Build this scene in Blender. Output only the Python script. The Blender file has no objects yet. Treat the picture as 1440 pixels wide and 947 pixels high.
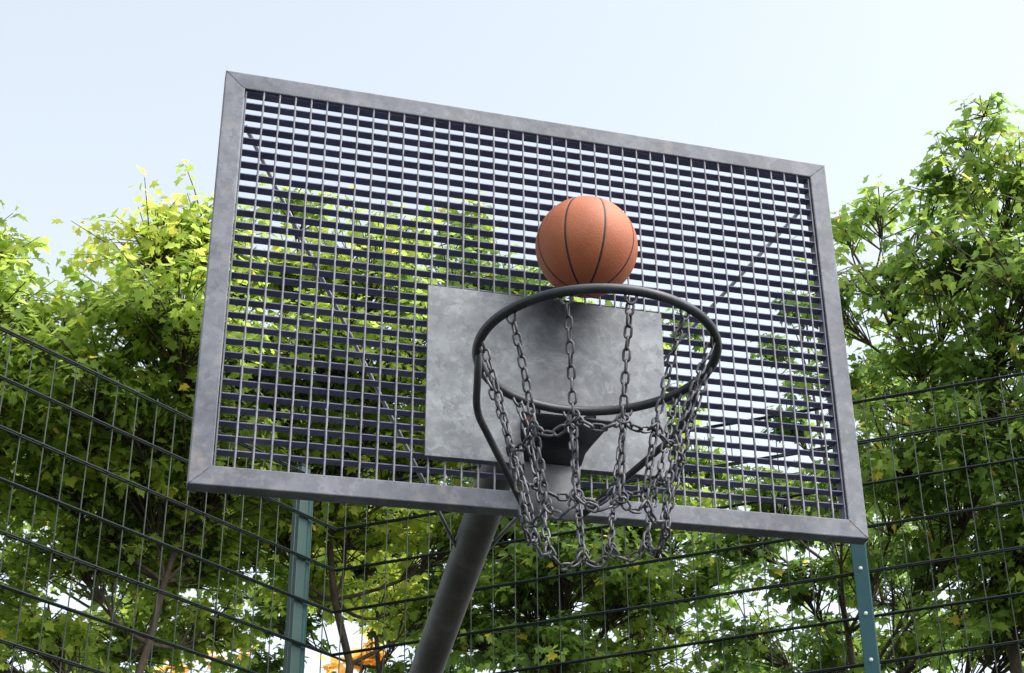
import bpy, bmesh, math, random
import numpy as np
from mathutils import Vector, Matrix

random.seed(11)
rng = np.random.default_rng(7)
scene = bpy.context.scene
C = scene.collection

# ------------------------------------------------------------------ camera
yaw, pitch, roll = 0.3924, 0.5075, -0.0891
fwd = Vector((math.sin(yaw) * math.cos(pitch), math.cos(yaw) * math.cos(pitch), math.sin(pitch)))
rgt = Vector((math.cos(yaw), -math.sin(yaw), 0.0))
upv = rgt.cross(fwd)
r2 = rgt * math.cos(roll) + upv * math.sin(roll)
u2 = -rgt * math.sin(roll) + upv * math.cos(roll)
cam_d = bpy.data.cameras.new('camera')
cam = bpy.data.objects.new('camera', cam_d)
C.objects.link(cam)
M = Matrix((r2, u2, -fwd)).transposed().to_4x4()
M.translation = Vector((-0.8011, -3.1233, 1.3548))
cam.matrix_world = M
cam_d.sensor_width = 36.0
cam_d.lens = 2423.97 / 1440.0 * 36.0
cam_d.shift_x = -352.2 / 1440.0
cam_d.shift_y = 78.8 / 1440.0
cam_d.clip_end = 3000
scene.camera = cam

# ------------------------------------------------------------------ light
SUN_EL, SUN_AZ = math.radians(53), math.radians(134)     # azimuth clockwise from +y
world = bpy.data.worlds.new('World')
scene.world = world
world.use_nodes = True
nt = world.node_tree
bg = nt.nodes['Background']
sky = nt.nodes.new('ShaderNodeTexSky')
sky.sky_type = 'NISHITA'
sky.sun_disc = False
sky.sun_elevation = SUN_EL
sky.sun_rotation = SUN_AZ
sky.air_density = 1.0
sky.dust_density = 3.0
sky.ozone_density = 1.0
hsv = nt.nodes.new('ShaderNodeHueSaturation')
hsv.inputs['Hue'].default_value = 0.478
hsv.inputs['Saturation'].default_value = 0.36
nt.links.new(sky.outputs[0], hsv.inputs['Color'])
nt.links.new(hsv.outputs[0], bg.inputs['Color'])
bg.inputs['Strength'].default_value = 0.13
sun_d = bpy.data.lights.new('sun', 'SUN')
sun_d.energy = 1.6
sun_d.angle = math.radians(70)
sun_d.color = (1.0, 0.95, 0.86)
sun = bpy.data.objects.new('sun', sun_d)
C.objects.link(sun)
sdir = Vector((math.sin(SUN_AZ) * math.cos(SUN_EL), math.cos(SUN_AZ) * math.cos(SUN_EL), math.sin(SUN_EL)))
sun.rotation_euler = sdir.to_track_quat('Z', 'Y').to_euler()
sun.location = sdir * 30
vs = scene.view_settings
vs.view_transform = 'Standard'
vs.look = 'None'
vs.exposure = 1.56
vs.gamma = 1.0
vs.use_curve_mapping = False
scene.cycles.diffuse_bounces = 8
scene.cycles.max_bounces = 12

# ------------------------------------------------------------------ materials
def new_mat(name):
    m = bpy.data.materials.new(name)
    m.use_nodes = True
    t = m.node_tree
    return m, t, t.nodes['Principled BSDF']

def N(t, kind, **kw):
    n = t.nodes.new(kind)
    for k, v in kw.items():
        if k in n.inputs:
            n.inputs[k].default_value = v
        else:
            setattr(n, k, v)
    return n

def ramp(t, fac, stops, interp='LINEAR'):
    r = t.nodes.new('ShaderNodeValToRGB')
    r.color_ramp.interpolation = interp
    el = r.color_ramp.elements
    while len(el) < len(stops):
        el.new(0.5)
    for e, (p, c) in zip(el, stops):
        e.position = p
        e.color = (*c, 1.0)
    t.links.new(fac, r.inputs[0])
    return r

def mixc(t, fac, a, b, blend='MIX'):
    m = t.nodes.new('ShaderNodeMix')
    m.data_type = 'RGBA'
    m.blend_type = blend
    for sock, v in ((0, fac), (6, a), (7, b)):
        if hasattr(v, 'links'):
            t.links.new(v, m.inputs[sock])
        else:
            m.inputs[sock].default_value = v if sock == 0 else (*v, 1.0)
    return m.outputs[2]

def galvanised(name, lo, hi, scale=14.0, rough=0.5, metal=0.35, stain=0.3, tint=(0.30, 0.25, 0.21), bump=0.04, spangle=0.14, dark_patch=None):
    """hot-dip zinc: angular spangle, cloudy oxide, faint brown run-off"""
    m, t, b = new_mat(name)
    co = N(t, 'ShaderNodeTexCoord')
    info = N(t, 'ShaderNodeObjectInfo')
    add = N(t, 'ShaderNodeVectorMath', operation='ADD')
    t.links.new(co.outputs['Object'], add.inputs[0])
    t.links.new(info.outputs['Random'], add.inputs[1])
    vo = N(t, 'ShaderNodeTexVoronoi', Scale=scale * 3.0)
    n0 = N(t, 'ShaderNodeTexNoise', Scale=scale * 0.35, Detail=6.0, Roughness=0.6, Distortion=0.6)
    n1 = N(t, 'ShaderNodeTexNoise', Scale=scale * 1.6, Detail=5.0, Roughness=0.65)
    for n in (n0, n1):
        t.links.new(add.outputs[0], n.inputs['Vector'])
    nd = N(t, 'ShaderNodeTexNoise', Scale=scale * 2.2, Detail=4.0, Roughness=0.7)
    t.links.new(add.outputs[0], nd.inputs['Vector'])
    wv = N(t, 'ShaderNodeVectorMath', operation='SCALE')
    wv.inputs['Scale'].default_value = 0.09
    t.links.new(nd.outputs['Color'], wv.inputs[0])
    av = N(t, 'ShaderNodeVectorMath', operation='ADD')
    t.links.new(add.outputs[0], av.inputs[0])
    t.links.new(wv.outputs[0], av.inputs[1])
    t.links.new(av.outputs[0], vo.inputs['Vector'])
    base = ramp(t, n0.outputs['Fac'], [(0.34, lo), (0.66, hi)])
    bw = N(t, 'ShaderNodeRGBToBW')
    t.links.new(vo.outputs['Color'], bw.inputs[0])
    sp = mixc(t, spangle, base.outputs[0], bw.outputs[0], 'SOFT_LIGHT')
    fine = ramp(t, n1.outputs['Fac'], [(0.35, (0.7, 0.7, 0.72)), (0.62, (1.0, 1.0, 1.0))])
    c2 = mixc(t, 0.8, sp, fine.outputs[0], 'MULTIPLY')
    st = ramp(t, n1.outputs['Fac'], [(0.56, (0, 0, 0)), (0.72, (stain, stain, stain))])
    c3 = mixc(t, st.outputs[0], c2, tint)
    if dark_patch:                                   # noisy dark patch, fading outward from its centre
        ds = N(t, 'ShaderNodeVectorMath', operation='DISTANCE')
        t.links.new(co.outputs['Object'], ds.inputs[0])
        ds.inputs[1].default_value = dark_patch[:3]
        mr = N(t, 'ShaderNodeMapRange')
        mr.inputs['From Min'].default_value = dark_patch[3]
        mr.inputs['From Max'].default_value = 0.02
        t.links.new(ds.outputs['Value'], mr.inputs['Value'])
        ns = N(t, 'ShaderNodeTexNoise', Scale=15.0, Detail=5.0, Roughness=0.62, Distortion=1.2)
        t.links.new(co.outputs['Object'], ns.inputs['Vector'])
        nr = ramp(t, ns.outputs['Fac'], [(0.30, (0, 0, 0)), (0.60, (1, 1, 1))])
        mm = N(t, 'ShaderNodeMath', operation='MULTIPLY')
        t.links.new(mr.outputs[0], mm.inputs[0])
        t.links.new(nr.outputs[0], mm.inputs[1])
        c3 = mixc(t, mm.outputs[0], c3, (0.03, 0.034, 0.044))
    t.links.new(c3, b.inputs['Base Color'])
    rr = N(t, 'ShaderNodeMapRange')
    rr.inputs['To Min'].default_value = rough - 0.12
    rr.inputs['To Max'].default_value = rough + 0.15
    t.links.new(n0.outputs['Fac'], rr.inputs['Value'])
    t.links.new(rr.outputs[0], b.inputs['Roughness'])
    b.inputs['Metallic'].default_value = metal
    bp = N(t, 'ShaderNodeBump', Strength=bump * 4, Distance=0.002)
    t.links.new(n1.outputs['Fac'], bp.inputs['Height'])
    t.links.new(bp.outputs[0], b.inputs['Normal'])
    return m

MAT = {}
MAT['frame'] = galvanised('galvanised frame', (0.06, 0.068, 0.09), (0.135, 0.145, 0.172), 16, 0.55, 0.15, 0.5, (0.20, 0.165, 0.14), spangle=0.3)
MAT['plate'] = galvanised('galvanised plate', (0.07, 0.081, 0.096), (0.178, 0.196, 0.214), 16, 0.5, 0.2, 0.25, (0.26, 0.25, 0.25), spangle=0.4, dark_patch=(0.03, -0.0065, 3.25, 0.25))
MAT['slat'] = galvanised('galvanised slat', (0.08, 0.086, 0.175), (0.13, 0.138, 0.245), 12, 0.6, 0.1)
MAT['rod'] = galvanised('galvanised rod', (0.15, 0.155, 0.19), (0.23, 0.235, 0.275), 20, 0.65, 0.0, 0.2)
MAT['post'] = galvanised('galvanised post', (0.04, 0.038, 0.04), (0.09, 0.087, 0.09), 8, 0.6, 0.25, 0.45, (0.16, 0.12, 0.09))
MAT['brace'] = galvanised('galvanised brace', (0.2, 0.21, 0.23), (0.3, 0.31, 0.33), 20, 0.4, 0.5)
MAT['chain'] = galvanised('tarnished chain', (0.026, 0.027, 0.032), (0.14, 0.142, 0.158), 60, 0.45, 0.55, 0.5, (0.035, 0.032, 0.034))
MAT['rim'] = galvanised('dark worn rim steel', (0.02, 0.024, 0.03), (0.05, 0.055, 0.065), 18, 0.42, 0.4, 0.25, (0.10, 0.075, 0.06))
MAT['bracket'] = galvanised('bent bracket sheet', (0.09, 0.095, 0.105), (0.17, 0.18, 0.19), 12, 0.6, 0.1, 0.2, (0.1, 0.09, 0.08))
MAT['rust'] = galvanised('rusty bolt', (0.22, 0.06, 0.04), (0.40, 0.12, 0.08), 80, 0.8, 0.1)

def coated(name, a, bcol, rough=0.42, scale=9):
    m, t, b = new_mat(name)
    co = N(t, 'ShaderNodeTexCoord')
    n = N(t, 'ShaderNodeTexNoise', Scale=scale, Detail=6.0, Roughness=0.65)
    t.links.new(co.outputs['Object'], n.inputs['Vector'])
    r = ramp(t, n.outputs['Fac'], [(0.3, a), (0.7, bcol)])
    t.links.new(r.outputs[0], b.inputs['Base Color'])
    b.inputs['Roughness'].default_value = rough
    b.inputs['Specular IOR Level'].default_value = 0.3
    return m

MAT['wire'] = coated('dark green coated wire', (0.003, 0.009, 0.008), (0.006, 0.014, 0.013), 0.62)
MAT['wire_v'] = coated('faded green coated wire', (0.009, 0.02, 0.016), (0.026, 0.037, 0.028), 0.65, 3)
MAT['fpost'] = coated('green coated post', (0.008, 0.045, 0.052), (0.014, 0.062, 0.07), 0.4, 5)
MAT['fpost_pale'] = coated('weathered green post', (0.015, 0.042, 0.04), (0.026, 0.058, 0.055), 0.5, 5)
MAT['bolt'] = coated('zinc bolt', (0.35, 0.4, 0.4), (0.5, 0.55, 0.55), 0.4)

def ball_mat():
    m, t, b = new_mat('orange pebbled rubber')
    co = N(t, 'ShaderNodeTexCoord')
    n = N(t, 'ShaderNodeTexNoise', Scale=9.0, Detail=6.0, Roughness=0.6)
    t.links.new(co.outputs['Object'], n.inputs['Vector'])
    r = ramp(t, n.outputs['Fac'], [(0.3, (0.29, 0.078, 0.03)), (0.7, (0.40, 0.118, 0.046))])
    n2 = N(t, 'ShaderNodeTexNoise', Scale=34.0, Detail=4.0, Roughness=0.7)
    t.links.new(co.outputs['Object'], n2.inputs['Vector'])
    scuff = ramp(t, n2.outputs['Fac'], [(0.55, (0, 0, 0)), (0.75, (0.45, 0.45, 0.45))])
    c = mixc(t, scuff.outputs[0], r.outputs[0], (0.22, 0.085, 0.055))
    t.links.new(c, b.inputs['Base Color'])
    b.inputs['Roughness'].default_value = 0.62
    v = N(t, 'ShaderNodeTexVoronoi', Scale=230.0)
    t.links.new(co.outputs['Object'], v.inputs['Vector'])
    bp = N(t, 'ShaderNodeBump', Strength=0.3, Distance=0.001, invert=True)
    t.links.new(v.outputs['Distance'], bp.inputs['Height'])
    t.links.new(bp.outputs[0], b.inputs['Normal'])
    return m
MAT['ball'] = ball_mat()
MAT['seam'] = coated('black rubber seam', (0.02, 0.017, 0.016), (0.04, 0.03, 0.028), 0.6)

def bark_mat():
    m, t, b = new_mat('maple bark')
    co = N(t, 'ShaderNodeTexCoord')
    mp = N(t, 'ShaderNodeMapping')
    mp.inputs['Scale'].default_value = (9, 9, 2)
    t.links.new(co.outputs['Object'], mp.inputs[0])
    n = N(t, 'ShaderNodeTexNoise', Scale=3.0, Detail=8.0, Roughness=0.7)
    t.links.new(mp.outputs[0], n.inputs['Vector'])
    r = ramp(t, n.outputs['Fac'], [(0.35, (0.03, 0.022, 0.016)), (0.65, (0.10, 0.075, 0.055))])
    t.links.new(r.outputs[0], b.inputs['Base Color'])
    b.inputs['Roughness'].default_value = 0.9
    bp = N(t, 'ShaderNodeBump', Strength=0.6, Distance=0.02)
    t.links.new(n.outputs['Fac'], bp.inputs['Height'])
    t.links.new(bp.outputs[0], b.inputs['Normal'])
    return m
MAT['bark'] = bark_mat()

def leaf_mat(name, stops):
    m = bpy.data.materials.new(name)
    m.use_nodes = True
    t = m.node_tree
    b = t.nodes['Principled BSDF']
    at = N(t, 'ShaderNodeAttribute', attribute_name='hue')
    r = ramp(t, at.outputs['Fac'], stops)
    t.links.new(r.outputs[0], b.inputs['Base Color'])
    b.inputs['Roughness'].default_value = 0.62
    b.inputs['Specular IOR Level'].default_value = 0.2
    tr = N(t, 'ShaderNodeBsdfTranslucent')
    warm = mixc(t, 0.75, r.outputs[0], (0.96, 1.0, 0.62), 'MULTIPLY')
    hs = N(t, 'ShaderNodeHueSaturation', Saturation=0.92, Value=2.4)
    t.links.new(warm, hs.inputs['Color'])
    t.links.new(hs.outputs[0], tr.inputs['Color'])
    mx = N(t, 'ShaderNodeMixShader')
    mx.inputs[0].default_value = 0.55
    t.links.new(b.outputs[0], mx.inputs[1])
    t.links.new(tr.outputs[0], mx.inputs[2])
    t.links.new(mx.outputs[0], t.nodes['Material Output'].inputs['Surface'])
    return m
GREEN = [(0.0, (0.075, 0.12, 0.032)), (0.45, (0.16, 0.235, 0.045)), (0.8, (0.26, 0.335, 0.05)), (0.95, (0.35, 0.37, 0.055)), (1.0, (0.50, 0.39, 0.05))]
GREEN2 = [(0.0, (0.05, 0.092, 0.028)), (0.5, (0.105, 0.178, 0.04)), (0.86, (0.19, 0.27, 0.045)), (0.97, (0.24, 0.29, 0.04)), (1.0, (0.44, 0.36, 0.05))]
MAT['leaf_warm'] = leaf_mat('yellow-green maple leaves', GREEN)
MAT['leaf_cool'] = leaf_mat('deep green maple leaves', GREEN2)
MAT['leaf_orange'] = leaf_mat('orange autumn leaves', [(0.0, (0.42, 0.25, 0.06)), (0.5, (0.5, 0.33, 0.075)), (1.0, (0.55, 0.41, 0.11))])

def ground_mat(name, a, bcol, scale, rough=0.9):
    m, t, b = new_mat(name)
    co = N(t, 'ShaderNodeTexCoord')
    n = N(t, 'ShaderNodeTexNoise', Scale=scale, Detail=10.0, Roughness=0.7)
    t.links.new(co.outputs['Object'], n.inputs['Vector'])
    r = ramp(t, n.outputs['Fac'], [(0.35, a), (0.65, bcol)])
    t.links.new(r.outputs[0], b.inputs['Base Color'])
    b.inputs['Roughness'].default_value = rough
    bp = N(t, 'ShaderNodeBump', Strength=0.4, Distance=0.01)
    t.links.new(n.outputs['Fac'], bp.inputs['Height'])
    t.links.new(bp.outputs[0], b.inputs['Normal'])
    return m
MAT['asphalt'] = ground_mat('court asphalt', (0.03, 0.03, 0.032), (0.055, 0.055, 0.058), 30)
MAT['grass'] = ground_mat('grass and soil', (0.02, 0.03, 0.012), (0.045, 0.06, 0.022), 4)

# ------------------------------------------------------------------ helpers
def obj(name, me, mat=None, parent=None):
    o = bpy.data.objects.new(name, me)
    C.objects.link(o)
    if mat is not None and len(me.materials) == 0:
        me.materials.append(MAT[mat])
    if parent is not None:
        o.parent = parent
    return o

def thing(name, label, cat, loc=(0, 0, 0), group=None):
    o = bpy.data.objects.new(name, None)
    C.objects.link(o)
    o.location = loc
    o.empty_display_size = 0.2
    o['label'] = label
    o['category'] = cat
    if group:
        o['group'] = group
    return o

def mesh(name, verts, faces, smooth=False):
    me = bpy.data.meshes.new(name)
    me.from_pydata([tuple(v) for v in verts], [], faces)
    if smooth:
        me.polygons.foreach_set('use_smooth', [True] * len(me.polygons))
    me.update()
    return me

def bm_mesh(name, bm, smooth=False, recalc=True):
    if recalc:
        bmesh.ops.recalc_face_normals(bm, faces=bm.faces)
    me = bpy.data.meshes.new(name)
    bm.to_mesh(me)
    bm.free()
    if smooth:
        me.polygons.foreach_set('use_smooth', [True] * len(me.polygons))
    return me

def add_box(bm, c, s, bevel=0.0, seg=1):
    r = bmesh.ops.create_cube(bm, size=1.0)
    vs_ = r['verts']
    bmesh.ops.scale(bm, vec=s, verts=vs_)
    bmesh.ops.translate(bm, vec=c, verts=vs_)
    if bevel:
        es = list({e for v in vs_ for e in v.link_edges})
        bmesh.ops.bevel(bm, geom=es, offset=bevel, segments=seg, affect='EDGES', profile=0.5)

def sweep(pts, radii, n=12, closed=False, cap=True):
    """tube along a polyline with parallel-transported rings -> verts, faces"""
    P = [Vector(p) for p in pts]
    K = len(P)
    if not hasattr(radii, '__len__'):
        radii = [radii] * K
    tang = []
    for i in range(K):
        if closed:
            d = P[(i + 1) % K] - P[i - 1]
        else:
            d = P[min(i + 1, K - 1)] - P[max(i - 1, 0)]
        tang.append(d.normalized())
    ref = Vector((0, 0, 1)) if abs(tang[0].z) < 0.9 else Vector((1, 0, 0))
    u = tang[0].cross(ref).normalized()
    V, F = [], []
    for i in range(K):
        u = (u - tang[i] * u.dot(tang[i])).normalized()
        w = tang[i].cross(u)
        for k in range(n):
            a = 2 * math.pi * k / n
            V.append(P[i] + (u * math.cos(a) + w * math.sin(a)) * radii[i])
    last = K if closed else K - 1
    for i in range(last):
        j = (i + 1) % K
        for k in range(n):
            k2 = (k + 1) % n
            F.append((i * n + k, i * n + k2, j * n + k2, j * n + k))
    if cap and not closed:
        F.append(tuple(range(n - 1, -1, -1)))
        F.append(tuple((K - 1) * n + k for k in range(n)))
    return V, F

def tube(name, pts, radii, n=12, closed=False):
    V, F = sweep(pts, radii, n, closed)
    me = mesh(name, V, F, True)
    return me

def bez(p0, p1, p2, k):
    out = []
    for i in range(k + 1):
        t = i / k
        out.append(Vector(p0) * (1 - t) ** 2 + Vector(p1) * 2 * t * (1 - t) + Vector(p2) * t * t)
    return out

# ------------------------------------------------------------------ ground
g = obj('ground', mesh('ground', [(-600, -600, 0), (600, -600, 0), (600, 600, 0), (-600, 600, 0)], [(0, 1, 2, 3)]), 'grass')
g['kind'] = 'structure'
CORNER = Vector((0.066, 4.129, 0))
aR, aL = -0.560, 3.818
dR = Vector((math.cos(aR), math.sin(aR), 0))
dL = Vector((math.cos(aL), math.sin(aL), 0))
cR = CORNER + dR * 9
cL = CORNER + dL * 9
cp = [CORNER, cL, cL + Vector((-2, -14, 0)), cR + Vector((4, -14, 0)), cR]
court = obj('court', mesh('court', [(p.x, p.y, 0.004) for p in cp], [tuple(range(5))]), 'asphalt')
court['kind'] = 'structure'

# ------------------------------------------------------------------ basketball hoop
W, H, ZB = 1.4245, 1.0151, 2.8926
ZT = ZB + H
BAR = 0.0435
DEP = 0.035
hoop = thing('basketball_hoop', 'galvanised steel basketball hoop with grating backboard on a slanting grey arm', 'basketball hoop')

# --- mitred frame bars, one mesh each, edges slightly rounded
def frame_bar(a0, a1, b1, b0):
    bm = bmesh.new()
    fr = [bm.verts.new((p[0], 0, p[1])) for p in (a0, a1, b1, b0)]
    bk = [bm.verts.new((p[0], DEP, p[1])) for p in (a0, a1, b1, b0)]
    bm.faces.new(fr)
    bm.faces.new(bk[::-1])
    for i in range(4):
        j = (i + 1) % 4
        bm.faces.new((fr[j], fr[i], bk[i], bk[j]))
    es = [e for e in bm.edges if abs((e.verts[0].co - e.verts[1].co).length) > 0.5]
    bmesh.ops.bevel(bm, geom=es, offset=0.0025, segments=2, affect='EDGES', profile=0.5)
    return bm_mesh('frame_bar', bm)
o_ = [(-W / 2, ZT), (W / 2, ZT), (W / 2, ZB), (-W / 2, ZB)]
i_ = [(-W / 2 + BAR, ZT - BAR), (W / 2 - BAR, ZT - BAR), (W / 2 - BAR, ZB + BAR), (-W / 2 + BAR, ZB + BAR)]
gap = 0.0004
for k in range(4):
    j = (k + 1) % 4
    obj('frame_bar', frame_bar(o_[k], o_[j], i_[j], i_[k]), 'frame', hoop)

for k in range(4):
    a_, b_ = Vector((o_[k][0], -0.0002, o_[k][1])), Vector((i_[k][0], -0.0002, i_[k][1]))
    obj('weld_bead', tube('weld_bead', [a_.lerp(b_, 0.06 + 0.9 * q / 8) + Vector((random.uniform(-.0005, .0005), 0, random.uniform(-.0005, .0005))) for q in range(9)], [0.0008 + random.uniform(-.0003, .0003) for q in range(9)], 6), 'frame', hoop)

# --- grating: binding bars (one mesh) that carry 29 slats and 38 rods
bm = bmesh.new()
add_box(bm, (-(W / 2 - BAR - 0.0035), 0.0195, (ZB + ZT) / 2), (0.003, 0.028, H - 2 * BAR - 0.004))
grating = obj('grating', bm_mesh('grating', bm), 'frame', hoop)
bm = bmesh.new()
add_box(bm, ((W / 2 - BAR - 0.0035), 0.0195, (ZB + ZT) / 2), (0.003, 0.028, H - 2 * BAR - 0.004))
obj('binding_bar', bm_mesh('binding_bar', bm), 'frame', grating)
SW = W - 2 * BAR - 0.0105
bm = bmesh.new()
add_box(bm, (0, 0, 0), (SW, 0.0235, 0.0026), 0.0004)
slat_me = bm_mesh('slat', bm)
slat_me.materials.append(MAT['slat'])
for k in range(29):
    o = obj('slat', slat_me, None, grating)
    o.location = (0, 0.0185 + random.uniform(-.0006, .0006), 3.8632 - 0.03172 * k)
    o.rotation_euler = (random.uniform(-.012, .012), random.uniform(-.0006, .0006), 0)
RH = H - 2 * BAR + 0.004
RZ = (ZB + ZT) / 2
V, F = [], []
tw = 60                                     # twisted square rod
for i in range(tw + 1):
    z = -RH / 2 + RH * i / tw
    a0 = i * 0.55
    for q in range(4):
        a = a0 + q * math.pi / 2
        V.append((0.0025 * math.cos(a), 0.0025 * math.sin(a), z))
for i in range(tw):
    for q in range(4):
        F.append((i * 4 + q, i * 4 + (q + 1) % 4, i * 4 + 4 + (q + 1) % 4, i * 4 + 4 + q))
rod_me = mesh('rod', V, F, True)
rod_me.materials.append(MAT['rod'])
for k in range(38):
    o = obj('rod', rod_me, None, grating)
    o.location = (-0.6281 + 0.03412 * k, 0.0036, RZ)

# --- mounting plate
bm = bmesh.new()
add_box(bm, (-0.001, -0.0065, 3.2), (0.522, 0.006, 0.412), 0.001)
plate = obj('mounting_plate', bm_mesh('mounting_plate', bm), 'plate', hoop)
# flange between plate and arm, behind the grating
bm = bmesh.new()
add_box(bm, (0, 0.052, 3.2), (0.24, 0.012, 0.34), 0.002)
for s in (-1, 1):
    add_box(bm, (s * 0.07, 0.12, 3.28), (0.008, 0.124, 0.16), 0.001)
obj('arm_flange', bm_mesh('arm_flange', bm), 'post', hoop)

# --- post with forward arm
arm = [Vector((0, 0.06, 3.285)), Vector((0, 0.35, 3.247)), Vector((0, 0.63, 3.207)), Vector((0, 1.36, 3.082)), Vector((0, 1.55, 3.035))]
curve = bez((0, 1.55, 3.035), (0, 2.25, 2.86), (0, 2.30, 2.05), 14)
down = [Vector((0, 2.30, 1.0)), Vector((0, 2.30, 0.0))]
obj('post', tube('post', arm + curve[1:] + down, 0.0445, 28), 'post', hoop)
bm = bmesh.new()
add_box(bm, (0, 2.30, 0.010), (0.32, 0.32, 0.012), 0.002)
for sx in (-1, 1):
    for sy in (-1, 1):
        r = bmesh.ops.create_cone(bm, cap_ends=True, segments=6, radius1=0.014, radius2=0.014, depth=0.03)
        bmesh.ops.translate(bm, vec=(sx * 0.12, 2.30 + sy * 0.12, 0.03), verts=r['verts'])
obj('base_plate', bm_mesh('base_plate', bm), 'post', hoop)
# seam weld low on the arm
obj('weld_seam', tube('weld_seam', [(0.018, 1.50, 3.008), (0.018, 1.60, 2.984), (0.018, 1.72, 2.944)], 0.004, 8), 'brace', hoop)

# --- rear braces from the upper corners to the arm
for s in (-1, 1):
    A = Vector((s * 0.660, 0.048, 3.80))
    B = Vector((s * 0.036, 0.80, 3.165))
    obj('brace', tube('brace', [A, A.lerp(B, 0.33), A.lerp(B, 0.66), B], 0.0048, 10), 'brace', hoop)

# --- rim
RC = Vector((0, -0.384, 3.05))
RR = 0.229
pts = [RC + Vector((RR * math.cos(a), RR * math.sin(a), 0)) for a in [2 * math.pi * i / 96 for i in range(96)]]
rim = obj('rim', tube('rim', pts, 0.0094, 14, True), 'rim', hoop)
STR = [math.radians(30 * k) for k in range(12)]
for a in STR:
    e = Vector((math.cos(a), math.sin(a), 0))
    tt = Vector((-math.sin(a), math.cos(a), 0))
    c0 = RC + e * (RR - 0.004) + Vector((0, 0, -0.007))
    hp = [c0 + tt * (0.011 * math.cos(b)) + Vector((0, 0, -0.017 * math.sin(b))) - e * 0.004 * math.sin(b) for b in [math.pi * i / 10 for i in range(11)]]
    obj('hook', tube('hook', hp, 0.003, 8), 'chain', rim)

# --- support rods below the rim
for s in (-1, 1):
    P0 = Vector((s * 0.222, -0.345, 3.046))
    P1 = Vector((s * 0.206, -0.241, 2.978))
    P2 = Vector((s * 0.055, -0.020, 2.878))
    d0 = (P0 - P1).normalized()
    d1 = (P2 - P1).normalized()
    path = [P0, P0.lerp(P1, 0.5)] + bez(P1 + d0 * 0.03, P1, P1 + d1 * 0.03, 6) + [P1.lerp(P2, 0.6), P2]
    obj('support_rod', tube('support_rod', path, 0.0072, 12), 'rim', hoop)

# --- bent sheet bracket that carries the rim
prof = [(-0.017, 2.872, 0.058), (-0.017, 2.93, 0.058), (-0.018, 2.965, 0.058), (-0.023, 2.995, 0.060), (-0.036, 3.018, 0.066), (-0.060, 3.030, 0.076), (-0.100, 3.035, 0.086), (-0.150, 3.037, 0.094)]
V, F = [], []
for y, z, h in prof:
    V += [(-h, y, z), (h, y, z)]
NP = len(prof)
F = [(2 * i, 2 * i + 1, 2 * i + 3, 2 * i + 2) for i in range(NP - 4)]
br = obj('rim_bracket', mesh('rim_bracket', V[6:], F, True), 'rim', hoop)  # shade on the sheet's underside put into the colour by the darker material
Vl = [(v[0], v[1], v[2]) for v in V[:8]]
Vl[6] = (V[6][0] * 0.985, V[6][1] + 0.003, V[6][2] + 0.003)
Vl[7] = (V[7][0] * 0.985, V[7][1] + 0.003, V[7][2] + 0.003)
bp = obj('bracket_foot', mesh('bracket_foot', Vl, [(2 * i, 2 * i + 1, 2 * i + 3, 2 * i + 2) for i in range(3)], True), 'bracket', hoop)
for q_ in (br, bp):
    md = q_.modifiers.new('thick', 'SOLIDIFY')
    md.thickness = 0.005
    md.offset = 0
# side cheeks and top tab close the bracket to the plate
for s in (-1, 1):
    V = [(s * 0.060, -0.0125, 3.030), (s * 0.060, -0.150, 3.0405), (s * 0.060, -0.150, 3.058), (s * 0.060, -0.0125, 3.105)]
    V2 = [(v[0] - s * 0.004, v[1], v[2]) for v in V]
    F = [(0, 1, 2, 3), (7, 6, 5, 4)] + [(i, 4 + i, 4 + (i + 1) % 4, (i + 1) % 4) for i in range(4)]
    me = mesh('cheek', V + V2, F)
    obj('cheek', me, 'rim', br)
bm = bmesh.new()
bmesh.ops.create_cone(bm, cap_ends=True, segments=6, radius1=0.010, radius2=0.010, depth=0.014)
rb = bm_mesh('bolt', bm)
rb2 = rb.copy()
for k, (x, y) in enumerate(((-0.078, -0.138), (0.078, -0.138))):
    o = obj('bolt', rb if k == 0 else rb2, 'rust' if k == 0 else 'rim', br)
    o.location = (x, y, 3.029)
    if k == 0:
        o['label'] = 'rust red bolt head'

# ------------------------------------------------------------------ chain net
def stadium(L, Wd, r, n_arc=5, n=7):
    """closed chain link, long axis z, flat in xz"""
    rad = Wd / 2 - r
    hl = L / 2 - r - rad
    pts = []
    for i in range(n_arc + 1):
        a = math.pi * i / n_arc
        pts.append((rad * math.cos(a), 0, hl + rad * math.sin(a)))
    for i in range(n_arc + 1):
        a = math.pi + math.pi * i / n_arc
        pts.append((rad * math.cos(a), 0, -hl + rad * math.sin(a)))
    V, F = sweep(pts, r, n, True)
    return mesh('link', V, F, True)
net = thing('chain_net', 'tarnished metal chain net hanging from the dark hoop rim', 'chain net', (0, -0.384, 3.03))
link_me = stadium(0.0295, 0.0178, 0.0026)
link_me.materials.append(MAT['chain'])
ring_pts = [(0.0115 * math.cos(2 * math.pi * i / 16), 0, 0.0115 * math.sin(2 * math.pi * i / 16)) for i in range(16)]
kr_me = mesh('knot_ring', *sweep(ring_pts, 0.0023, 6, True), True)
kr_me.materials.append(MAT['chain'])
inv = Matrix.Translation(Vector((0, 0.384, -3.03)))
PITCH = 0.0222

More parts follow.
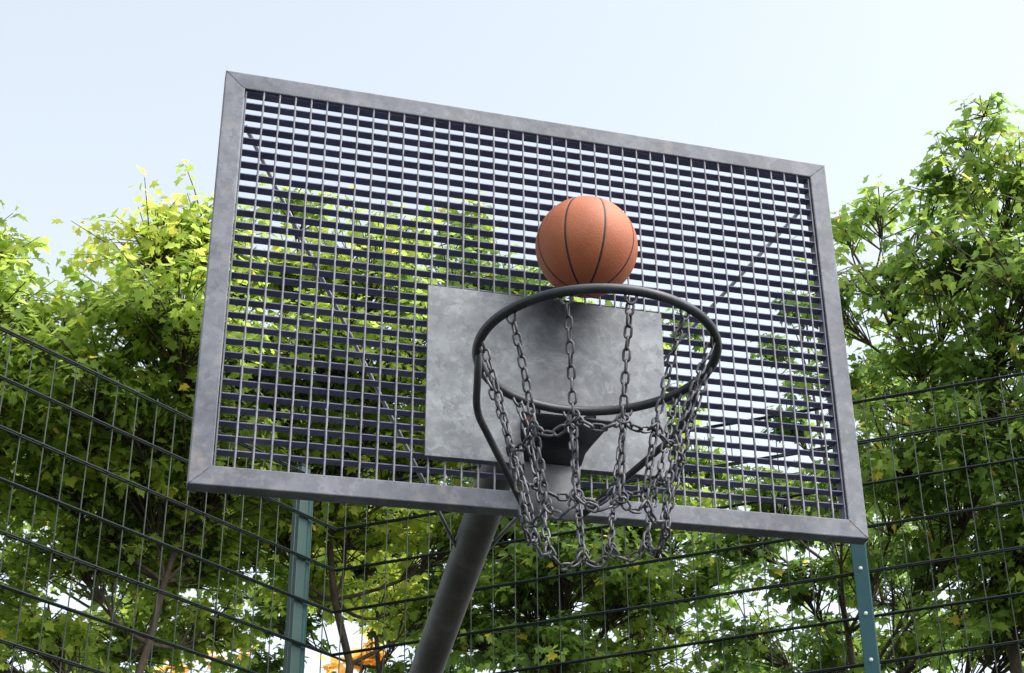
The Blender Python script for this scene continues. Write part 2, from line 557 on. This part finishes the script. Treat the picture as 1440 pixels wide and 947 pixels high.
def lay(path, phase=0.0):
    seg = [(path[i + 1] - path[i]).length for i in range(len(path) - 1)]
    L = sum(seg)
    n = max(2, round(L / PITCH))
    for k in range(n):
        s = (k + 0.5) * L / n
        i = 0
        while i < len(seg) - 1 and s > seg[i]:
            s -= seg[i]
            i += 1
        p = path[i].lerp(path[i + 1], s / seg[i])
        d = (path[i + 1] - path[i]).normalized()
        q = d.to_track_quat('Z', 'Y')
        rot = q.to_matrix().to_4x4() @ Matrix.Rotation(phase + (k % 2) * math.pi / 2 + random.uniform(-.28, .28), 4, 'Z')
        rot = rot @ Matrix.Rotation(random.uniform(-.10, .10), 4, 'X')
        o = obj('link', link_me, None, net)
        o.matrix_local = inv @ Matrix.Translation(p) @ rot

def hang(a, b, sag, k=10):
    out = []
    for i in range(k + 1):
        t = i / k
        p = a.lerp(b, t)
        p.z -= sag * 4 * t * (1 - t)
        out.append(p)
    return out
SH = Vector((-0.008, 0.004, 0))
K1, K2 = [], []
for a in STR:
    e = Vector((math.cos(a), math.sin(a), 0))
    j = Vector((random.uniform(-.006, .006), random.uniform(-.006, .006), random.uniform(-.007, .007)))
    K1.append(RC + SH + e * (0.160 + random.uniform(-.006, .006)) + j + Vector((0, 0, -0.217)))
    K2.append(RC + SH * 1.5 + e * (0.128 + random.uniform(-.006, .006)) + j * 1.3 + Vector((0, 0, -0.360)))
for k, a in enumerate(STR):
    e = Vector((math.cos(a), math.sin(a), 0))
    top = RC + e * (RR - 0.010) + Vector((0, 0, -0.021))
    mid = top.lerp(K1[k], 0.5) - e * 0.006
    lay(bez(top, mid, K1[k], 8), random.uniform(0, 3))
    lay(bez(K1[k], K1[k].lerp(K2[k], 0.5) - e * 0.004, K2[k], 6), random.uniform(0, 3))
    n_ = (k + 1) % 12
    lay(hang(K1[k], K1[n_], 0.020 + random.uniform(-.005, .008)), random.uniform(0, 3))
    lay(hang(K2[k], K2[n_], 0.028 + random.uniform(-.006, .006)), random.uniform(0, 3))
    for Kp in (K1[k], K2[k]):
        o = obj('knot_ring', kr_me, None, net)
        o.matrix_local = inv @ Matrix.Translation(Kp) @ Matrix.Rotation(a + math.pi / 2 + random.uniform(-.5, .5), 4, 'Z') @ Matrix.Rotation(random.uniform(-.4, .4), 4, 'X')

# ------------------------------------------------------------------ ball
BR = 0.1110
BC = Vector((0.062, -0.1155, 3.4835))
axis_up = (u2 * math.cos(math.radians(24)) + fwd * math.sin(math.radians(24))).normalized()
bx_ = r2
by_ = axis_up.cross(bx_).normalized()
nU, nV = 200, 120
lon0 = [math.radians(26 + 45 * k) for k in range(8)]
V, F = [], []
def bpt(lon, lat, r):
    # longitude measured from the side that faces the court
    x = math.sin(lon) * math.cos(lat)
    y = -math.cos(lon) * math.cos(lat)
    return (bx_ * x + by_ * y + axis_up * math.sin(lat)) * r
for j in range(nV + 1):
    lat = -math.pi / 2 + math.pi * j / nV
    for i in range(nU):
        lon = 2 * math.pi * i / nU
        dmin = min(abs((lon - l + math.pi) % (2 * math.pi) - math.pi) for l in lon0) * math.cos(lat) * BR
        V.append(bpt(lon, lat, BR - 0.0012 * math.exp(-(dmin / 0.0022) ** 2)))
for j in range(nV):
    for i in range(nU):
        i2 = (i + 1) % nU
        F.append((j * nU + i, j * nU + i2, j * nU + nU + i2, j * nU + nU + i))
ball = obj('basketball', mesh('basketball', V, F, True), 'ball')
ball.location = BC
ball['label'] = 'orange basketball with black seams touching the grating above the rim'
ball['category'] = 'ball'
for l in lon0:
    V, F = [], []
    for j in range(49):
        lat = math.radians(-88 + 176 * j / 48)
        hw = 0.0021 / (BR * math.cos(lat))
        for s, rr_ in ((-1, -0.0002), (0, -0.0004), (1, -0.0002)):
            V.append(bpt(l + s * hw, lat, BR + rr_))
    for j in range(48):
        for s in (0, 1):
            F.append((j * 3 + s, j * 3 + s + 1, j * 3 + 3 + s + 1, j * 3 + 3 + s))
    obj('seam', mesh('seam', V, F, True), 'seam', ball)

# ------------------------------------------------------------------ fences
TOP = 4.953
NROW = 25
def wire_mesh(name, L, r, axis, n=8, wob=0.0):
    k = 7
    pts = []
    for i in range(k):
        t = L * i / (k - 1)
        pts.append((t, 0, 0) if axis == 'x' else (0, 0, t))
    return tube(name, pts, r, n)

def make_fence(label, d, ang, s0, s1, posts, start_v):
    f = thing('wire_fence', label, 'fence', CORNER, 'fences around the court')
    f.rotation_euler = (0, 0, ang)
    nrm = 1 if (Vector((-d.y, d.x, 0)).dot(Vector((0, -1, 0))) > 0) else -1     # local y that faces the court
    L = s1 - s0
    hw = wire_mesh('horizontal_wire', L, 0.0044, 'x')
    hw.materials.append(MAT['wire'])
    for k in range(NROW):
        for s in (-1, 1):
            o = obj('horizontal_wire', hw, None, f)
            o.location = (s0, s * 0.0072, TOP - 0.2 * k)
            o.rotation_euler = (0, random.uniform(-.0009, .0009), 0)
    vw = wire_mesh('vertical_wire', 4.85, 0.0025, 'z')
    vw.materials.append(MAT['wire_v'])
    s = start_v
    while s < s1:
        o = obj('vertical_wire', vw, None, f)
        o.location = (s, 0, TOP - 4.83)
        o.rotation_euler = (0, random.uniform(-.0006, .0006), 0)
        s += 0.1
    for (sp, w, dp, side, kind) in posts:
        bm = bmesh.new()
        add_box(bm, (0, 0, 2.50), (w, dp, 5.0), 0.003, 2)
        p = obj('post', bm_mesh('post', bm), kind, f)
        p.location = (sp, nrm * side, 0)
        bm = bmesh.new()
        add_box(bm, (0, 0, 5.004), (w + 0.004, dp + 0.004, 0.012), 0.002)
        obj('cap', bm_mesh('cap', bm), 'wire', p)
        if kind == 'fpost_pale':
            bm = bmesh.new()
            add_box(bm, (-0.046, 0.0, 2.49), (0.026, dp * 0.8, 4.98), 0.002)
            obj('clamp_strip', bm_mesh('clamp_strip', bm), 'fpost', p)
        if side > 0:                                    # bolts through the cover strip
            bm = bmesh.new()
            bmesh.ops.create_uvsphere(bm, u_segments=10, v_segments=6, radius=0.009)
            bmesh.ops.scale(bm, vec=(1, 0.6, 1), verts=bm.verts)
            bme = bm_mesh('bolt', bm, True)
            bme.materials.append(MAT['bolt'])
            for k in range(NROW):
                o = obj('bolt', bme, None, p)
                o.location = (0, nrm * (dp / 2 + 0.001), TOP - 0.2 * k)
    return f
make_fence('dark green wire mesh fence on the left, with the pale green post below the board', dL, aL, 0.0, 7.6,
           [(0.195, 0.055, 0.045, -0.036, 'fpost_pale'), (2.73, 0.06, 0.08, -0.053, 'fpost_pale'), (5.25, 0.06, 0.08, -0.053, 'fpost_pale')], 0.06)
make_fence('dark green wire mesh fence on the right, with the bolted teal post', dR, aR, 0.0, 7.6,
           [(2.352, 0.062, 0.030, 0.030, 'fpost'), (4.87, 0.062, 0.030, 0.030, 'fpost'), (7.39, 0.062, 0.030, 0.030, 'fpost')], 0.04)

# ------------------------------------------------------------------ trees
LOBES = {
    'A': [(-1.61, 5.33, 6.81, 0.25), (-1.63, 5.32, 6.34, 0.42), (-1.36, 5.75, 6.27, 0.42), (-2.02, 5.69, 6.85, 0.6), (-1.76, 5.32, 5.88, 0.7), (-1.39, 6.07, 6.1, 0.55), (-2.01, 6.23, 5.65, 0.8), (-1.42, 6.76, 5.95, 0.45), (-1.67, 6.78, 5.32, 0.6), (-2.46, 5.88, 6.27, 0.9)],
    'B': [(-0.84, 5.12, 6.68, 0.42), (-0.89, 5.05, 6.21, 0.42), (-0.6, 5.26, 6.93, 0.42), (-0.69, 4.81, 6.1, 0.5), (-1.02, 5.12, 5.83, 0.45), (-0.62, 5.49, 5.97, 0.5), (-0.33, 5.47, 6.31, 0.5), (-0.81, 5.9, 5.73, 0.5), (-0.33, 5.96, 5.8, 0.5), (-1.06, 6.31, 5.42, 0.38), (-0.49, 6.55, 5.48, 0.42), (-0.13, 6.78, 5.74, 0.38), (-0.71, 7.07, 5.19, 0.5), (-0.32, 5.93, 7.11, 0.34), (-1.23, 5.48, 6.33, 0.3), (-1.18, 5.65, 5.91, 0.42), (-1.25, 6.17, 5.82, 0.42), (-0.78, 5.56, 5.84, 0.42), (-0.86, 6.26, 5.59, 0.42), (-0.48, 6.31, 5.64, 0.42), (-1.19, 6.41, 5.00, 0.36), (-0.30, 6.72, 5.21, 0.34)],
    'C': [(-0.08, 5.82, 7.64, 0.25), (-0.02, 5.44, 6.9, 0.5), (0.35, 5.44, 6.85, 0.5), (0.49, 5.78, 7.45, 0.26), (0.17, 5.47, 6.37, 0.55), (0.59, 5.49, 6.39, 0.5), (0.38, 6.03, 6.13, 0.5), (0.07, 6.13, 6.11, 0.4), (0.82, 6.14, 6.19, 0.5), (0.65, 6.9, 6.0, 0.42), (0.26, 7.17, 5.7, 0.38), (1.09, 6.64, 5.87, 0.38), (0.88, 7.44, 5.76, 0.35), (-0.13, 5.92, 6.4, 0.45), (0.04, 6.5, 5.86, 0.45), (0.38, 6.55, 5.92, 0.42), (1.01, 6.89, 5.49, 0.34)],
    'D': [(1.02, 6.05, 7.79, 0.3), (0.94, 5.96, 7.2, 0.5), (1.3, 5.93, 7.24, 0.48), (1.14, 5.84, 6.6, 0.55), (1.65, 6.1, 6.91, 0.5), (1.48, 5.98, 6.22, 0.55), (1.87, 5.92, 6.33, 0.5), (2.02, 6.2, 7.12, 0.4), (1.3, 6.4, 5.83, 0.45), (1.62, 5.92, 5.45, 0.5), (2.11, 6.05, 5.83, 0.5), (2.07, 6.29, 5.41, 0.45), (1.6, 6.22, 4.99, 0.5), (1.2, 6.74, 5.31, 0.4), (2.35, 6.38, 6.78, 0.32), (2.58, 6.28, 6.28, 0.42), (2.58, 6.38, 7.47, 0.2), (2.59, 6.32, 5.56, 0.38), (2.21, 6.53, 5.05, 0.45), (1.41, 6.32, 5.38, 0.45), (1.81, 6.10, 5.92, 0.45), (2.32, 6.21, 6.33, 0.3)],
    'E': [(3.18, 3.12, 6.95, 0.2), (3.19, 3.3, 6.68, 0.36), (3.05, 3.48, 6.67, 0.28), (3.37, 3.18, 6.49, 0.45), (3.02, 4.1, 6.95, 0.3), (2.95, 4.39, 7.01, 0.22), (3.08, 3.44, 6.17, 0.5), (2.98, 4.08, 6.38, 0.46), (3.27, 3.19, 5.83, 0.55), (2.84, 4.43, 6.48, 0.34), (3.01, 3.86, 5.76, 0.5), (3.27, 3.61, 5.53, 0.5), (2.94, 4.67, 6.07, 0.4), (3.44, 3.42, 5.2, 0.6), (3.81, 3.21, 6.05, 0.9)],
    'F': [(2.83, 3.89, 5.17, 0.46), (3.15, 3.68, 5.02, 0.5), (2.82, 4.56, 5.42, 0.36), (2.87, 5.38, 6.25, 0.22), (2.79, 5.5, 5.83, 0.36), (3.59, 3.91, 4.81, 0.5), (3.28, 4.42, 4.93, 0.42), (3.22, 5.15, 5.24, 0.38), (2.86, 5.37, 5.18, 0.34), (3.52, 4.26, 4.52, 0.45), (3.47, 5.24, 4.77, 0.38), (2.71, 5.83, 5.59, 0.34), (2.8, 6.09, 5.06, 0.38), (3.22, 5.78, 4.87, 0.38), (3.01, 5.3, 7.04, 0.2), (2.97, 5.72, 6.96, 0.17), (3.84, 3.76, 4.61, 0.7)],
    'G': [(-1.88, 8.45, 7.13, 0.6), (-1.42, 8.9, 7.07, 0.5), (-1.02, 8.48, 7.18, 0.6), (-0.92, 9.5, 6.99, 0.5), (-1.52, 9.25, 6.72, 0.34), (-0.62, 9.47, 6.48, 0.45), (-1.89, 9.81, 6.16, 0.6), (-1.03, 9.75, 6.18, 0.4), (-0.45, 8.88, 6.92, 0.55)],
    'H': [(-0.15, 8.79, 7.61, 0.6), (0.24, 8.86, 7.09, 0.6), (0.69, 8.76, 7.2, 0.6), (0.55, 9.6, 6.85, 0.5), (0.15, 9.75, 6.71, 0.3), (0.97, 9.51, 6.96, 0.55), (1.26, 8.64, 6.96, 0.6), (1.44, 9.27, 6.6, 0.5), (0.71, 8.63, 7.73, 0.6), (0.40, 9.75, 6.52, 0.36), (1.26, 9.65, 6.50, 0.36), (1.45, 9.61, 6.14, 0.35), (0.21, 9.68, 6.13, 0.3), (0.55, 9.62, 5.90, 0.3), (1.19, 9.84, 6.16, 0.22), (0.77, 9.51, 6.65, 0.3)],
    'I': [(1.77, 8.77, 7.55, 0.65), (2.31, 8.9, 7.29, 0.6), (2.67, 8.33, 7.23, 0.6), (2.07, 9.37, 6.86, 0.55), (2.59, 8.71, 6.56, 0.6), (3.17, 8.51, 6.87, 0.5), (2.04, 9.76, 6.35, 0.45), (2.66, 9.47, 6.21, 0.5), (3.3, 9.2, 6.45, 0.45), (3.44, 8.4, 7.09, 0.35), (3.71, 8.92, 5.95, 0.4), (2.49, 8.2, 7.77, 0.5)],
    'J': [(4.05, 7.78, 6.68, 0.45), (4.47, 7.55, 7.02, 0.6), (4.69, 6.77, 6.95, 0.6), (4.76, 8.26, 6.4, 0.5), (5.05, 7.5, 6.63, 0.6), (5.12, 6.61, 6.57, 0.6), (5.09, 7.69, 5.9, 0.5), (5.43, 7.23, 6.14, 0.5), (4.24, 8.26, 6.07, 0.35), (4.33, 6.85, 7.43, 0.5)],
}

OUT = np.array([(0, 0), (.30, -.06), (.50, .20), (.33, .33), (.50, .70), (.23, .64), (0, 1.02),
                (-.23, .64), (-.50, .70), (-.33, .33), (-.50, .20), (-.30, -.06)], float)
LV = np.zeros((13, 3))
LV[:12, :2] = OUT
LV[12] = (0, .34, 0)
LV[:, 2] = 0.16 * np.abs(LV[:, 0]) - 0.16 * LV[:, 1] ** 2
LF = np.array([(12, i, (i + 1) % 12) for i in range(12)])

def build_leaves(name, pos, axis, nrm, size, hue):
    n = len(pos)
    axis = axis / np.linalg.norm(axis, axis=1, keepdims=True)
    x = np.cross(axis, nrm)
    x /= np.linalg.norm(x, axis=1, keepdims=True) + 1e-9
    z = np.cross(x, axis)
    lv = LV[None] * size[:, None, None]
    fold = rng.uniform(0.3, 2.2, n)
    wid = rng.uniform(0.8, 1.1, n)
    curl = rng.normal(0, 0.22, n)
    lv = lv.copy()
    lv[..., 2] += curl[:, None] * lv[..., 0] * (0.4 + lv[..., 1] / size[:, None])
    lv[..., :2] *= 1 + rng.normal(0, 0.07, (n, 13, 1))
    P = pos[:, None] + x[:, None] * (lv[..., 0:1] * wid[:, None, None]) + axis[:, None] * lv[..., 1:2] + z[:, None] * lv[..., 2:3] * fold[:, None, None]
    V = P.reshape(-1, 3)
    F = (LF[None] + (np.arange(n) * 13)[:, None, None]).reshape(-1)
    me = bpy.data.meshes.new(name)
    me.vertices.add(len(V))
    me.vertices.foreach_set('co', V.astype(np.float32).ravel())
    nf = n * 12
    me.loops.add(nf * 3)
    me.loops.foreach_set('vertex_index', F.astype(np.int32))
    me.polygons.add(nf)
    me.polygons.foreach_set('loop_start', (np.arange(nf) * 3).astype(np.int32))
    me.polygons.foreach_set('loop_total', np.full(nf, 3, np.int32))
    at = me.attributes.new('hue', 'FLOAT', 'POINT')
    at.data.foreach_set('value', np.repeat(hue, 13).astype(np.float32))
    me.update(calc_edges=True)
    me.validate()
    return me

def unit(n):
    v = rng.normal(size=(n, 3))
    return v / np.linalg.norm(v, axis=1, keepdims=True)

def make_tree(label, base, lobes, mat, dens=1.0, leaf=0.058, trunk_r=0.042, group='maple trees behind the fence', hue_base=0.35):
    base = Vector((base[0], base[1], 0))
    t = thing('maple_tree', label, 'tree', base, group)
    top = max(lobes, key=lambda l: l[2])
    cen = Vector((sum(l[0] for l in lobes) / len(lobes), sum(l[1] for l in lobes) / len(lobes), 0))
    zmin = min(l[2] for l in lobes)
    ztop = top[2]
    # trunk: base -> up through the crown to the top lobe
    fork = Vector((base.x * 0.6 + cen.x * 0.4, base.y * 0.6 + cen.y * 0.4, zmin - 0.4))
    tp = Vector(top[:3])
    spine = []
    for i in range(15):
        u = i / 14
        if u < 0.5:
            p = base.lerp(fork, u / 0.5)
        else:
            p = fork.lerp(tp, (u - 0.5) / 0.5)
        p = p + Vector((random.uniform(-.03, .03), random.uniform(-.03, .03), 0)) * (0 if i == 0 else 1)
        spine.append(p)
    rad = [trunk_r * (1.35 if i == 0 else 1) * (1 - 0.88 * i / 14) for i in range(15)]
    V, F = sweep([p - base for p in spine], rad, 10)
    obj('trunk', mesh('trunk', V, F, True), 'bark', t)
    # limbs and twigs
    TV, TF = [], []
    def addt(pts, radii, n=5):
        v, f = sweep([p - base for p in pts], radii, n, False, False)
        o0 = len(TV)
        TV.extend(v)
        TF.extend([tuple(q + o0 for q in ff) for ff in f])
    pos, axs, nrms, sizes, hues = [], [], [], [], []
    courtward = np.array([-0.25, -0.97, 0.0])          # leaves turn to the open, lit side
    for (lx, ly, lz, lr) in lobes:
        c = Vector((lx, ly, lz))
        # attach where the spine is a bit lower than the lobe
        cand = [i for i in range(4, 14) if spine[i].z < lz - 0.15] or [4]
        i0 = max(cand, key=lambda i: spine[i].z - 0.55 * (spine[i] - c).length)
        a = spine[i0]
        mid = a.lerp(c, 0.5) + Vector((random.uniform(-.1, .1), random.uniform(-.1, .1), -0.10 + random.uniform(-.05, .12)))
        tipp = c + Vector((0, 0, lr * 0.7))
        limb = bez(a, mid, c, 6) + [c.lerp(tipp, 0.5), tipp]
        r0 = min(rad[i0] * 0.55, 0.032)
        addt(limb, [r0 * (1 - 0.8 * q / 8) + 0.002 for q in range(9)], 6)
        ns = int(max(7, 520 * lr * lr * dens))
        d = unit(ns)
        d[:, 2] = np.where(d[:, 2] < -0.3, -d[:, 2] * 0.6, d[:, 2])
        rr = lr * (0.25 + 0.80 * rng.uniform(0, 1, ns) ** 0.55)
        rr = np.where(rng.uniform(0, 1, ns) < 0.07, lr * rng.uniform(1.05, 1.4, ns), rr)      # stray sprigs
        # uneven outline: lumps and hollows
        kv = rng.normal(0, 2.6, (3, 3))
        rr = rr * (1 + 0.17 * np.sin(d @ kv.T + rng.uniform(0, 6.28, 3)).sum(1))
        rr = np.minimum(rr, lr * 1.22 + 0.02)
        sp = np.array(c) + d * rr[:, None] * np.array([1.0, 1.0, 0.92]) * rng.uniform(0.75, 1.12, ns)[:, None]
        lhue = rng.normal(hue_base, 0.10)
        for q in range(ns):
            S = Vector(sp[q])
            u = random.uniform(0.25, 1.0)
            a2 = limb[int(2 + u * 6)] if (limb[int(2 + u * 6)] - S).length < lr * 1.6 else c
            m2 = a2.lerp(S, 0.55) + Vector((0, 0, random.uniform(-.02, .07)))
            addt([a2, m2, S], [0.0055, 0.0038, 0.0018], 3)
            k = int(rng.integers(6, 11))
            out = d[q]
            ph = rng.uniform(0, 6.28)
            along = np.array(S - m2)
            along /= np.linalg.norm(along) + 1e-9
            # pairs of leaves along the twig end, spreading and drooping
            for w in range(k):
                f = 1 - 0.16 * (w // 2)
                b0 = np.array(m2) + (np.array(S) - np.array(m2)) * max(f, 0.2)
                ang = ph + (w % 2) * math.pi + (w // 2) * 1.5 + rng.normal(0, 0.3)
                side = np.array([math.cos(ang), math.sin(ang), 0.0])
                ax = side * 0.9 + along * 0.5 + np.array([0, 0, -0.55 + rng.normal(0, 0.3)])
                pet = rng.uniform(0.015, 0.055)
                ax /= np.linalg.norm(ax)
                pos.append(b0 + ax * pet)
                axs.append(ax)
                nn = np.array([0, 0, 0.6]) + out * 0.55 + courtward * 0.35 + rng.normal(0, 0.33, 3)
                nrms.append(nn)
                sizes.append(leaf * rng.uniform(0.6, 1.15))
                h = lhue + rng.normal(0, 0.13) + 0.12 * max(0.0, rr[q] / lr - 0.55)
                if rng.uniform() < 0.02:
                    h = 1.0
                else:
                    h = min(h, 0.94)
                hues.append(h)
    cr = obj('branches', mesh('branches', TV, TF, True), 'bark', t)
    pos = np.array(pos) - np.array(base)
    me = build_leaves('crown', pos, np.array(axs), np.array(nrms), np.array(sizes), np.clip(np.array(hues), 0, 1))
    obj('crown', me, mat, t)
    return len(pos)

nl = 0
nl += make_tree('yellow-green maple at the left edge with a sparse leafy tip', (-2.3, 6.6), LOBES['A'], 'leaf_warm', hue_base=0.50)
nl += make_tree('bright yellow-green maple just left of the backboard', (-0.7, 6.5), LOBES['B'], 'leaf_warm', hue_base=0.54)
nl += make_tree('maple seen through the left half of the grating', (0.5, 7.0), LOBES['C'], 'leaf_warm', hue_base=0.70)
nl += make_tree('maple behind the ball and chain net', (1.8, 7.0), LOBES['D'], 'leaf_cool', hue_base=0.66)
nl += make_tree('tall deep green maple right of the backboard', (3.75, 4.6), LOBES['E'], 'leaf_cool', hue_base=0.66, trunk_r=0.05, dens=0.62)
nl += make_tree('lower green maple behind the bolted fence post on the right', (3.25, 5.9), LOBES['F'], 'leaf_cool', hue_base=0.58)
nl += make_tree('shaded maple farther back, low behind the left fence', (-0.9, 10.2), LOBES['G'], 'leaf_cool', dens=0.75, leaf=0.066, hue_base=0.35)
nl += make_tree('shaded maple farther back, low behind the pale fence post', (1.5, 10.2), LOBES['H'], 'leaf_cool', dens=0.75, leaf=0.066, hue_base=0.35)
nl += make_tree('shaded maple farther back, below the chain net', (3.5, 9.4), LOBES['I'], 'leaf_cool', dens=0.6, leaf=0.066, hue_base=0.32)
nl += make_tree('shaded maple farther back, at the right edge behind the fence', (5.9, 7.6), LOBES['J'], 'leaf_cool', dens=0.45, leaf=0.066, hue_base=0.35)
OR = [(2.3, 19.0, 9.85, 0.32), (1.9, 19.3, 9.2, 0.6), (0.4, 19.3, 9.2, 0.75), (1.2, 19.2, 8.6, 1.0), (0.4, 19.0, 7.9, 1.0), (2.2, 19.0, 8.2, 1.0)]
nl += make_tree('distant orange autumn tree glimpsed low through the fence', (1.3, 19.5), OR, 'leaf_orange', dens=0.3, leaf=0.17, trunk_r=0.16, group=None)
print('leaves', nl)
